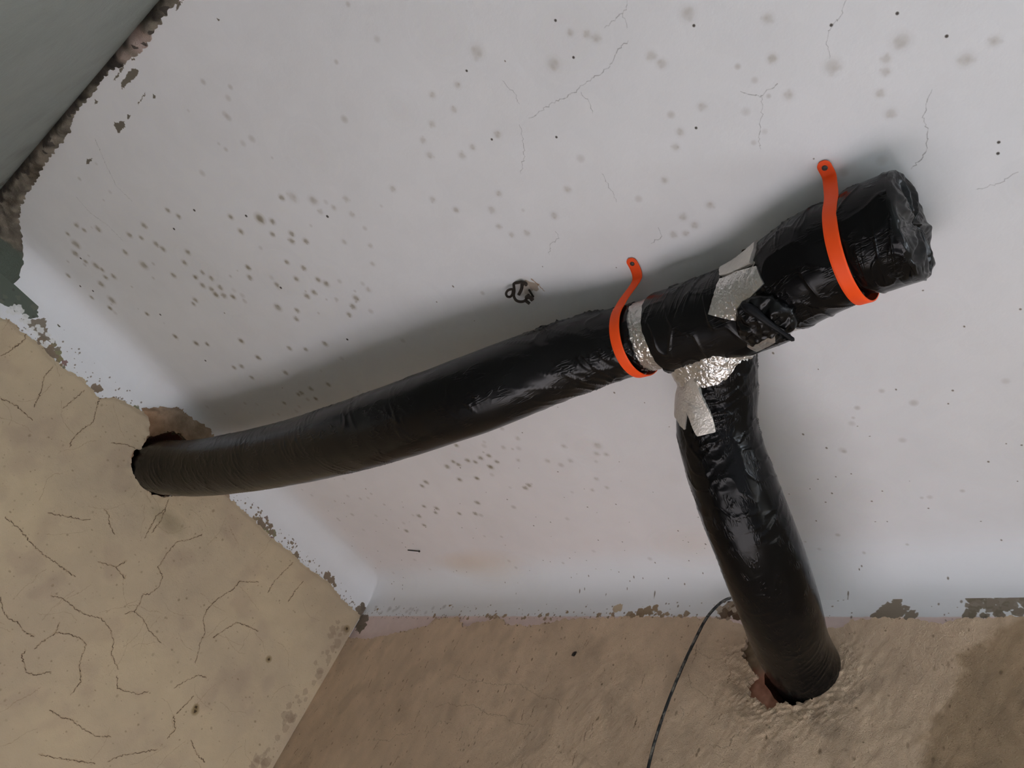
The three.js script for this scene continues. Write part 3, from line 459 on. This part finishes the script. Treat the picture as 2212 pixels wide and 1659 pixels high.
// the wall facing it (z = DEEP), end wall with the out-of-view window, floor
{
  const paint = new THREE.MeshStandardMaterial({ roughness: 0.6, bumpMap: T_plaster, bumpScale: 0.0015, map: canvasMap(1024, 512, [0, 2.4, 1.5, 2.7], (p) => {
    perPixel(p, (x, y) => { const n = fbm(x * 2, y * 2, 4), m = fbm(x * 12, y * 12, 2), s = smooth(0.30, 0.05, x) * 0.5; return [130 + 9 * n + 4 * m, 136 + 8 * n + 4 * m, 131 + 8 * n + 4 * m - 8 * s]; });
    for (let k = 0; k < 40; k++) blob(p, rnd() * 1.6, 2.5 + rnd() * 0.15, 0.02 + rnd() * 0.03, [70, 70, 62], 0.12, 0.4);
    for (let k = 0; k < 26; k++) flake(p, 0.02 + rnd() * 0.3, 2.58 + rnd() * 0.07, 0.006 + rnd() * 0.012, [64, 58, 48], 0.6);
  }) });
  const place = (a, b, d) => [a, b, DEEP + d];
  struct(mesh('wall_front', wallGeometry([[-0.2, 0], [LONG + 0.2, 0], [LONG + 0.2, CEIL + 0.02], [-0.2, CEIL + 0.02]], [], 0.2, place), paint), 'dull grey-green painted wall meeting the ceiling at the mortar joint');
  const pale = new THREE.MeshStandardMaterial({ color: new THREE.Color().setRGB(0.52, 0.5, 0.46), roughness: 0.9, bumpMap: T_plaster, bumpScale: 0.002 });
  const place2 = Object.assign((a, b, d) => [LONG + d, b, a], { flip: true });
  struct(mesh('wall_right', wallGeometry([[-0.2, 0], [DEEP + 0.2, 0], [DEEP + 0.2, CEIL + 0.02], [-0.2, CEIL + 0.02]], USE_END ? [[[UNSEEN_WIN2.z0, UNSEEN_WIN2.y0], [UNSEEN_WIN2.z0, UNSEEN_WIN2.y1], [UNSEEN_WIN2.z1, UNSEEN_WIN2.y1], [UNSEEN_WIN2.z1, UNSEEN_WIN2.y0]]] : [], 0.2, place2), pale), 'pale plastered end wall out of view, its window placed to let the low sun in');
  const floorMat = new THREE.MeshStandardMaterial({ color: new THREE.Color().setRGB(0.325, 0.312, 0.325), roughness: 0.85, bumpMap: T_rough, bumpScale: 0.003 });
  struct(mesh('floor', new THREE.BoxGeometry(LONG + 0.6, 0.15, DEEP + 0.6).translate(LONG / 2, -0.075, DEEP / 2), floorMat), 'bare screed floor');
}
function windowFrame(name, label, w, h, place, turn) {
  const g = new THREE.Group(); g.name = numbered(name); g.position.set(...place); g.rotation.y = turn; scene.add(g); struct(g, label);
  const m = new THREE.MeshStandardMaterial({ color: 0xe8e6e0, roughness: 0.5 }), b = 0.05;
  const bar = (bw, bh, x, y) => new THREE.BoxGeometry(bw, bh, 0.05).translate(x, y, 0);
  mesh('frame', mergeGeometries([bar(w, b, 0, b / 2), bar(w, b, 0, h - b / 2), bar(b, h - 2 * b, -w / 2 + b / 2, h / 2), bar(b, h - 2 * b, w / 2 - b / 2, h / 2), bar(b, h - 2 * b, 0, h / 2)]), m, g);
}
if (USE_BACK) windowFrame('unseen_window_1', 'white frame of an out-of-view open window in the brown plaster wall, placed for daylight on the ceiling', UNSEEN_WIN.x1 - UNSEEN_WIN.x0, UNSEEN_WIN.y1 - UNSEEN_WIN.y0, [(UNSEEN_WIN.x0 + UNSEEN_WIN.x1) / 2, UNSEEN_WIN.y0, -0.12], 0);
if (USE_END) windowFrame('unseen_window_2', 'white frame of an out-of-view open window in the pale end wall, placed to let sun onto the floor', UNSEEN_WIN2.z1 - UNSEEN_WIN2.z0, UNSEEN_WIN2.y1 - UNSEEN_WIN2.y0, [LONG + 0.1, UNSEEN_WIN2.y0, (UNSEEN_WIN2.z0 + UNSEEN_WIN2.z1) / 2], Math.PI / 2);

// ------------------------------------------------------------------ materials of the duct
const film = new THREE.MeshPhysicalMaterial({ color: new THREE.Color().setRGB(0.004, 0.004, 0.0042), roughness: 0.27, specularIntensity: 0.55, bumpMap: T_film, bumpScale: 0.0013 });
const filmBranch = new THREE.MeshPhysicalMaterial({ color: new THREE.Color().setRGB(0.004, 0.004, 0.0042), roughness: 0.2, specularIntensity: 0.32, bumpMap: T_filmFine, bumpScale: 0.0015 });
const foil = new THREE.MeshStandardMaterial({ color: new THREE.Color().setRGB(0.66, 0.64, 0.61), metalness: 0.9, roughness: 0.3, bumpMap: T_foil, bumpScale: 0.0024 });
const foilDull = new THREE.MeshStandardMaterial({ color: new THREE.Color().setRGB(0.66, 0.62, 0.57), metalness: 0.55, roughness: 0.5, bumpMap: T_foil, bumpScale: 0.0016 });

// a run of duct: rows of [x, y, z, r], taken along x (or along falling z for the branch)
function run(P, axis) {
  const C = [], sgn = axis ? -1 : 1;
  for (let i = 0; i + 1 < P.length; i++) {
    const q = [P[Math.max(i - 1, 0)], P[i], P[i + 1], P[Math.min(i + 2, P.length - 1)]];
    for (let k = 0; k < 24; k++) { const t = k / 24; C.push([0, 1, 2, 3].map((m) => 0.5 * (2 * q[1][m] + (q[2][m] - q[0][m]) * t + (2 * q[0][m] - 5 * q[1][m] + 4 * q[2][m] - q[3][m]) * t * t + (3 * q[1][m] - q[0][m] - 3 * q[2][m] + q[3][m]) * t * t * t))); }
  }
  C.push(P[P.length - 1]);
  const key = C.map((c) => sgn * c[axis]);
  const at = (u) => {
    let a = 0, b = key.length - 1; while (b - a > 1) { const m = (a + b) >> 1; if (key[m] <= u) a = m; else b = m; }
    const t = clamp((u - key[a]) / (key[b] - key[a]), 0, 1), c = C[a].map((v, m) => lerp(v, C[b][m], t));
    const i0 = Math.max(0, a - 6), i1 = Math.min(C.length - 1, a + 7);
    const T = new THREE.Vector3(C[i1][0] - C[i0][0], C[i1][1] - C[i0][1], C[i1][2] - C[i0][2]).normalize(), B = new THREE.Vector3().crossVectors(T, new THREE.Vector3(0, 1, 0)).normalize(), N = new THREE.Vector3().crossVectors(B, T);
    return { c, T, B, N, r: c[3] };
  };
  const point = (u, f, h = 0) => { const { c, B, N, r } = at(u), cs = -Math.cos(f) * (r + h), sn = Math.sin(f) * (r + h); return [c[0] + N.x * cs + B.x * sn, c[1] + N.y * cs + B.y * sn, c[2] + N.z * cs + B.z * sn]; };
  return { at, point };
}
const MAIN = run([[-0.24, 2.452, 0.955, 0.083], [0, 2.442, 0.933, 0.084], [0.252, 2.438, 0.892, 0.086], [0.66, 2.437, 0.87, 0.086], [1.05, 2.437, 0.876, 0.086], [1.376, 2.468, 0.878, 0.083], [1.573, 2.53, 0.86, 0.075], [1.715, 2.555, 0.846, 0.067], [1.80, 2.556, 0.845, 0.0685], [1.95, 2.557, 0.85, 0.072], [2.08, 2.563, 0.885, 0.0805], [2.2, 2.567, 0.9, 0.0805], [2.36, 2.567, 0.9, 0.0805]], 0);
const BRANCH = run([[1.90, 2.557, 0.85, 0.05], [1.835, 2.535, 0.72, 0.068], [1.800, 2.495, 0.64, 0.073], [1.798, 2.44, 0.53, 0.078], [1.795, 2.395, 0.40, 0.080], [1.770, 2.38, 0.25, 0.080], [1.730, 2.385, 0.07, 0.078], [1.712, 2.39, -0.24, 0.077]], 2);
const PI = Math.PI;
const wrapUV = (r) => (u, f) => [u, f * r];
// crinkles of film wound round a duct on the slant
const crinkle = (u, f, r, slant = 0.5, amp = 1) => { const v = f * r, a = u + slant * v, b = v - slant * u; const m = smooth(-0.1, 0.6, n2(u * 5 + 9, v * 5)), k = Math.max(0, ridge(a * 22, b * 4)) ** 4 * 0.0016 + Math.max(0, ridge(a * 50 + 7, b * 9)) ** 4 * 0.0008; return amp * (k * m + 0.0010 * fbm(u * 7, v * 7, 2)); };
const seamless = (fn) => (u, f) => { const w = smooth(PI - 0.5, PI, Math.abs(f)); return fn(u, f) * (1 - w); };   // fades out at the hidden seam on top

const duct = thing('wrapped_duct', 'black film-wrapped ventilation duct under the ceiling, its branch running into the back wall', 'duct', [1.8, 2.45, 0.85]);
const inDuct = (g) => g.translate(-1.8, -2.45, -0.85);
const part = (name, g, m, label) => mesh(name, inDuct(g), m, duct, label);

part('main_run', sheet({ u0: -0.22, u1: 1.752, v0: -PI, v1: PI, nu: 760, nv: 120, back: 0.004,
  inside: (u, f) => 1.738 - u + 0.006 * Math.sin(f + 1.2) + 0.003 * n2(f * 2, 4),
  height: seamless((u, f) => crinkle(u, f, 0.085, 0.55, 0.9 + 1.6 * smooth(1.3, 1.7, u)) + 0.0006 * Math.max(0, ridge((u + f * 0.06) * 34, f * 0.9)) ** 3 * smooth(1.0, 0.4, u) + 0.0018 * Math.max(0, ridge(u * 9 + f * 0.5, f * 0.8)) ** 4 * smooth(1.40, 1.55, u)),
  at: MAIN.point, uv: wrapUV(0.085) }), film);
part('foil_wrap', sheet({ u0: 1.70, u1: 2.06, v0: -PI, v1: PI, nu: 170, nv: 130, back: 0, height: seamless((u, f) => -0.003 + 0.0026 * Math.abs(n2(u * 38, f * 3)) + 0.0016 * Math.abs(n2(u * 80, f * 7))), at: MAIN.point, uv: wrapUV(0.07) }), foil, 'crumpled silver foil tape');
// the film sleeve over the tee
const sleeveEdge = (f) => 1.781 - 0.004 * smooth(-0.3, -0.9, f) + 0.0018 * n2(f * 3, 1);
const sleeveEnd = (f) => f > 0.66 ? lerp(1.914, 1.950, smooth(0.66, 1.5, f)) : f > 0.1 ? lerp(1.975, 1.914, smooth(0.42, 0.66, f)) : 1.99;
part('tee_sleeve', sheet({ u0: 1.77, u1: 2.0, v0: -2.6, v1: PI, nu: 200, nv: 190, back: 0.003,
  inside: (u, f) => Math.min(u - sleeveEdge(f), sleeveEnd(f) + 0.002 * n2(f * 9, 3) - u, (f + 0.98 + 0.05 * Math.sin(u * 30) + 0.02 * n2(u * 60, 2)) * 0.07),
  height: (u, f) => 0.004 + 0.006 * smooth(0.2, -0.9, f) + crinkle(u, f, 0.07, -0.4, 1.3) + 0.0015 * Math.max(0, ridge(u * 16, f * 0.7 + 3)) ** 4, at: MAIN.point, uv: wrapUV(0.07) }), film);
// the end section, capped with gathered film
const endEdge = inPoly([[2.0094, 2.2], [1.998, 1.9], [2.003, 1.6], [2.0076, 1.285], [2.0117, 1.036], [2.001, 0.98], [2.0058, 0.71], [2.0101, 0.507], [1.98, 0.45], [1.99, 0.1], [1.985, -0.15], [2.004, -0.29], [2.012, -0.6], [2.01, -3.3], [2.5, -3.3], [2.5, 3.3], [2.005, 3.3]]);
part('end_section', sheet({ u0: 1.97, u1: 2.216, v0: -PI, v1: PI, nu: 200, nv: 180, back: 0.004, inside: (u, f) => endEdge(u, f) + 0.0015 * n2(u * 70, f * 9),
  height: seamless((u, f) => 0.002 + crinkle(u, f, 0.08, -0.25, 1.25) + 0.0018 * Math.max(0, ridge(u * 14 + 3, f * 0.9)) ** 4 - 0.006 * smooth(0.03, 0, endEdge(u, f)) * smooth(0.5, 1.4, f) - 0.007 * Math.exp(-(((u - 2.134) / 0.017) ** 2))), at: MAIN.point, uv: wrapUV(0.08) }), filmBranch);
{
  const cap = (s, f, h) => {                          // s runs from the rim (0) over the rounded corner to the knotted middle (1)
    const a = Math.min(1, s / 0.3) * PI / 2, inner = Math.max(0, (s - 0.3) / 0.7), R = 0.0825, c0 = 0.011;
    const q = s < 0.3 ? R - c0 * (1 - Math.sin(PI / 2 - a) ) * 1 : (R - c0) * (1 - inner);
    const pleat = smooth(0.1, 0.5, s) * (1 - 0.8 * inner), w = Math.sin(f * 7 + 2.4 * n2(f * 1.2, 3)) * 0.6 + n2(f * 2.6, s * 1.2 + 4) * 0.8;
    const out = (s < 0.3 ? c0 * Math.sin(a) : c0 + 0.003 * Math.sin(inner * PI * 0.5)) + pleat * 0.008 * w - 0.010 * Math.max(0, inner - 0.75) * 4 + h;
    const lumpy = 1 + 0.05 * n2(f * 2.2 + 5, s) * smooth(0, 0.3, s) - 0.05 * smooth(0.2, 0.4, s) * Math.max(0, w);
    const { c, T, B, N } = MAIN.at(2.2135), rr = q * lumpy, cs = -Math.cos(f) * rr, sn = Math.sin(f) * rr;
    return [c[0] + T.x * out + N.x * cs + B.x * sn, c[1] + T.y * out + N.y * cs + B.y * sn, c[2] + T.z * out + N.z * cs + B.z * sn];
  };
  part('gathered_end', sheet({ u0: 0, u1: 1, v0: -PI, v1: PI, nu: 70, nv: 220, back: 0, height: (s, f) => 0.0012 * Math.abs(n2(s * 5, f * 2)), at: cap, uv: (s, f) => [s * 0.1, f * 0.08] }), film, 'film bunched into pleats over the duct end');
}
// film bunched in a knot under the joint, with the tail of the tie
{
  const edge = inPoly([[1.985, 0.60], [1.967, 0.52], [1.954, 0.313], [1.945, 0.03], [1.946, -0.28], [1.958, -0.33], [1.972, -0.25], [1.99, -0.30], [2.012, -0.40], [2.03, -0.35], [2.042, -0.05], [2.03, 0.40], [2.01, 0.56]]);
  part('film_knot', sheet({ u0: 1.93, u1: 2.05, v0: -0.5, v1: 0.7, nu: 110, nv: 110, back: 0.02, inside: (u, f) => edge(u, f) + 0.001 * n2(u * 90, f * 9),
    height: (u, f) => { const d = clamp(edge(u, f) / 0.03, 0, 1), a = Math.atan2(f * 0.075, u - 1.99); return 0.005 + 0.015 * Math.sqrt(1 - (1 - d) ** 2) + 0.004 * Math.sin(a * 7 + n2(u * 20, f * 2)) * d * (1 - d) * 3 + 0.0015 * n2(u * 60, f * 6); }, at: MAIN.point, uv: wrapUV(0.07) }), film, 'knotted lump of black film');
  const tie = new THREE.MeshPhysicalMaterial({ color: new THREE.Color().setRGB(0.006, 0.006, 0.007), roughness: 0.5, specularIntensity: 0.35 });
  const path = new THREE.CatmullRomCurve3(TIE.map((p) => new THREE.Vector3(...p))), pos = [], uv = [], idx = [], n = 40, m = 16, fr = path.computeFrenetFrames(n, false);
  for (let i = 0; i <= n; i++) for (let j = 0; j <= m; j++) {
    const t = i / n, p = path.getPoint(t), a = j / m * 2 * PI, r = i === n ? 0.0008 : lerp(0.0075, 0.0036, smooth(0.15, 0.75, t)) * (t < 0.12 ? Math.sqrt(t / 0.12 + 0.02) : 1), v = fr.normals[i].clone().multiplyScalar(Math.cos(a) * r).addScaledVector(fr.binormals[i], Math.sin(a) * r);
    pos.push(p.x + v.x, p.y + v.y, p.z + v.z); uv.push(t, a); if (i < n && j < m) { const k = i * (m + 1) + j; idx.push(k, k + 1, k + m + 1, k + 1, k + m + 2, k + m + 1); }
  }
  part('tie_tail', indexed(pos, uv, idx), tie, 'stiff tapering black tie tail');
}
// the branch, its foil collar and loose tape ends
const edgeB = (f) => { const K = [[-1.6, -0.68], [-1.375, -0.685], [-0.486, -0.7406], [0.016, -0.754], [0.357, -0.771], [0.63, -0.796]]; if (f < K[0][0]) return K[0][1]; for (let i = 1; i < 6; i++) if (f <= K[i][0]) return lerp(K[i - 1][1], K[i][1], (f - K[i - 1][0]) / (K[i][0] - K[i - 1][0])); return K[5][1]; };
part('branch_run', sheet({ u0: -0.80, u1: 0.22, v0: -PI, v1: PI, nu: 420, nv: 130, back: 0.004,
  inside: (u, f) => u - edgeB(f) + 0.002 * n2(f * 8, 2) + 0.003,
  height: seamless((u, f) => 0.001 + crinkle(u, f, 0.078, 0.6, 0.8 + 1.5 * smooth(-0.45, -0.65, u)) + 0.0018 * Math.max(0, ridge(u * 15, f * 1.3 + 2)) ** 4 * smooth(-0.4, -0.6, u)), at: BRANCH.point, uv: wrapUV(0.078) }), filmBranch);
{
  const flare = (u, f) => (0.005 + 0.04 * smooth(-0.5, -1.4, f) * smooth(-3.0, -2.0, f)) * smooth(-0.70, -0.79, u);
  part('foil_collar', sheet({ u0: -0.835, u1: -0.66, v0: -PI, v1: PI, nu: 110, nv: 140, back: 0, inside: (u, f) => edgeB(f) + 0.002 - u + 0.003 * n2(f * 9, 6),
    height: (u, f) => 0.003 + flare(u, f) + 0.0024 * Math.abs(n2(u * 40, f * 3)) + 0.0014 * Math.abs(n2(u * 90, f * 8)), at: BRANCH.point, uv: wrapUV(0.075) }), foil, 'crumpled silver foil tape');
  const tab = (name, P, lift, label) => { const q = inPoly(P); part(name, sheet({ u0: -0.78, u1: -0.58, v0: -2.2, v1: 0.6, nu: 130, nv: 150, back: 0.0012, inside: (u, f) => q(u, f * 0.075), height: (u, f) => 0.0055 + lift + 0.0012 * n2(u * 24, f * 2), at: BRANCH.point, uv: wrapUV(0.075) }), foilDull, label); };
  const S = (L) => L.map(([u, f]) => [u, f * 0.075]);
  tab('foil_tab', S(TABS[0]), 0.003, 'torn square-cut strip of silver tape');
  tab('foil_tab', S(TABS[1]), 0.0, 'pointed end of silver tape');
  const patch = (P, lift, m) => { const q = inPoly(S(P)); part('foil_patch', sheet({ u0: 1.90, u1: 2.06, v0: -0.8, v1: 2.4, nu: 120, nv: 150, back: 0.001, inside: (u, f) => q(u, f * 0.075), height: (u, f) => lift + 0.0010 * Math.abs(n2(u * 40, f * 3)), at: MAIN.point, uv: wrapUV(0.07) }), m, 'piece of silver tape'); };
  patch([[2.02, 2.1], [1.9604, 2.2], [1.930, 2.1], [1.936, 1.8], [1.946, 1.444], [1.97, 1.34], [2.02, 1.20], [2.03, 1.5]], 0.0075, foilDull);
  patch([[1.9446, -0.304], [1.9656, -0.200], [1.992, -0.30], [1.980, -0.52], [1.9452, -0.63]], 0.0125, foil);
  patch([[2.03, 1.036], [2.03, 0.649], [1.9945, 0.574], [1.979, 0.54], [1.957, 0.30], [1.912, 0.655], [1.93, 0.992], [1.945, 1.36], [1.99, 1.25]], 0.0062, foil);
}

// ------------------------------------------------------------------ two orange straps, their screws
const orange = new THREE.MeshStandardMaterial({ color: new THREE.Color().setRGB(1, 0.085, 0.001), roughness: 0.6 });
const screwMat = new THREE.MeshStandardMaterial({ color: new THREE.Color().setRGB(0.09, 0.085, 0.08), metalness: 0.7, roughness: 0.5 });
function strap(label, screw, c, r, bottomX, lean) {   // screw at [x, z] on the ceiling; round a duct of radius r about c = [y, z]
  const P = [], y0 = CEIL - 0.0024, top = Math.PI * 0.66, tang = (f) => [c[0] - Math.cos(f) * r, c[1] + Math.sin(f) * r], [ty, tz] = tang(lean);
  P.push([y0, screw[1] + 0.012], [y0, screw[1]], [y0, lerp(screw[1], tz, 0.55)], [y0 - 0.002, lerp(screw[1], tz, 0.8)], [y0 - 0.008, tz + 0.0015]);
  for (let f = lean; f > -top; f -= 0.12) P.push(tang(f));
  P.push([CEIL - 0.010, c[1] - r - 0.004], [y0, c[1] - r - 0.014], [y0, c[1] - r - 0.04]);
  const curve = new THREE.CatmullRomCurve3(P.map(([y, z]) => new THREE.Vector3(0, y, z)), false, 'centripetal'), N = 300, L = curve.getLength(), pts = curve.getSpacedPoints(N);
  const along = (s) => { const q = clamp(s / L, 0, 1) * N, i = Math.min(N - 1, Math.floor(q)), p = pts[i].clone().lerp(pts[i + 1], q - i), t = pts[i + 1].clone().sub(pts[i]).normalize(); return { p, n: new THREE.Vector3(0, t.z, -t.y) }; };
  const W = 0.0105, round = (s, w) => { const e = Math.min(s, L - s); return e < W ? W - Math.hypot(W - e, w) : W - Math.abs(w); };
  const o = thing('pipe_strap', label, 'strap', [screw[0], CEIL, screw[1]], 'orange straps holding the duct');
  const X = (s) => lerp(screw[0], bottomX, smooth(0.01, 0.11, s)) ;
  const g = sheet({ u0: 0, u1: L, v0: -0.011, v1: 0.011, nu: 320, nv: 16, back: 0.0018, inside: (s, w) => round(s, w) * 0.999, height: (s, w) => 0.0018 - 0.0006 * Math.max(0, Math.abs(w) - 0.0085) / 0.002,
    at: (s, w, h) => { const { p, n } = along(s); return [X(s) + w, p.y + n.y * h, p.z + n.z * h]; } });
  mesh('band', g.translate(-screw[0], -CEIL, -screw[1]), orange, o);
  const head = new THREE.LatheGeometry([[0, 0.0032], [0.0022, 0.003], [0.0042, 0.0018], [0.0046, 0], [0.0018, -0.001], [0.0018, -0.012], [0, -0.014]].map((p) => new THREE.Vector2(...p)), 20).rotateX(Math.PI).translate(0, -0.0036, 0);
  mesh('screw', mergeGeometries([head, new THREE.BoxGeometry(0.006, 0.0008, 0.0012).translate(0, -0.0068, 0)]), screwMat, o, 'dark screw head');
}
strap('orange strap gripping the duct beside the silver tape, next to the bent wire', [1.745, 0.951], [2.555, 0.846], 0.0715, 1.7225, 1.75);
strap('orange strap round the thick closed end of the duct', [2.123, 0.995], [2.565, 0.892], 0.0843, 2.134, 1.62);

// ------------------------------------------------------------------ small things
function tube(P, r, closed = false, seg = 60, rad = 10) { return new THREE.TubeGeometry(new THREE.CatmullRomCurve3(P.map((p) => new THREE.Vector3(...p)), closed), seg, r, rad, closed); }
{
  const rust = new THREE.MeshStandardMaterial({ color: new THREE.Color().setRGB(0.045, 0.032, 0.024), roughness: 0.7, metalness: 0.3, bumpMap: T_rough, bumpScale: 0.001 });
  const o = thing('bent_wire', 'dark rusty wire ends curled out of a small hole in the white ceiling', 'wire', [1.497, CEIL, 0.976]);
  WIRES.forEach(([name, P, r, closed]) => mesh(name, tube(P, r, closed), rust, o));
}
{
  const map = canvasMap(64, 1024, [0, 1, 0, 1], (p) => { p.x.fillStyle = '#17181a'; p.x.fillRect(0, 0, p.w, p.h); for (let k = 0; k < 240; k++) { const y = rnd(), pale = rnd() < (y < 0.42 ? 0.75 : 0.22); p.x.fillStyle = pale ? rgba([150, 142, 130], 0.5) : rgba([26, 30, 30], 0.8); p.x.fillRect(rnd() * p.w, (y) * p.h, 8 + rnd() * 30, 4 + rnd() * 16); } });
  map.wrapS = map.wrapT = THREE.RepeatWrapping;
  const o = thing('electric_cable', 'thin black paint-spattered cable hanging from a broken hole beside the branch duct', 'cable', [1.50, 2.57, 0.01]);
  mesh('cord', new THREE.TubeGeometry(new THREE.CatmullRomCurve3(CABLE.map((p) => new THREE.Vector3(...p))), 160, 0.0036, 12).applyMatrix4(new THREE.Matrix4()).translate(-1.5, -2.57, -0.01), new THREE.MeshStandardMaterial({ map: flipUV(map), roughness: 0.6 }), o);
}
function flipUV(t) { t.repeat.set(1, 1); t.offset.set(0, 0); t.center.set(0.5, 0.5); t.rotation = Math.PI / 2; return t; }
{
  const o = thing('nail', 'thin dark nail lying flat against the white ceiling near the wall corner', 'nail', [0.403, CEIL, 0.199]);
  const m = new THREE.MeshStandardMaterial({ color: 0x2a2420, roughness: 0.6, metalness: 0.5 });
  mesh('shank', tube([[-0.028, -0.003, 0.003], [0, -0.005, 0], [0.026, -0.006, -0.004]], 0.0018, false, 12, 8), m, o);
  mesh('head', new THREE.SphereGeometry(0.0034, 12, 8).translate(0.027, -0.006, -0.0045), m, o);
}


renderer.render(scene, camera);
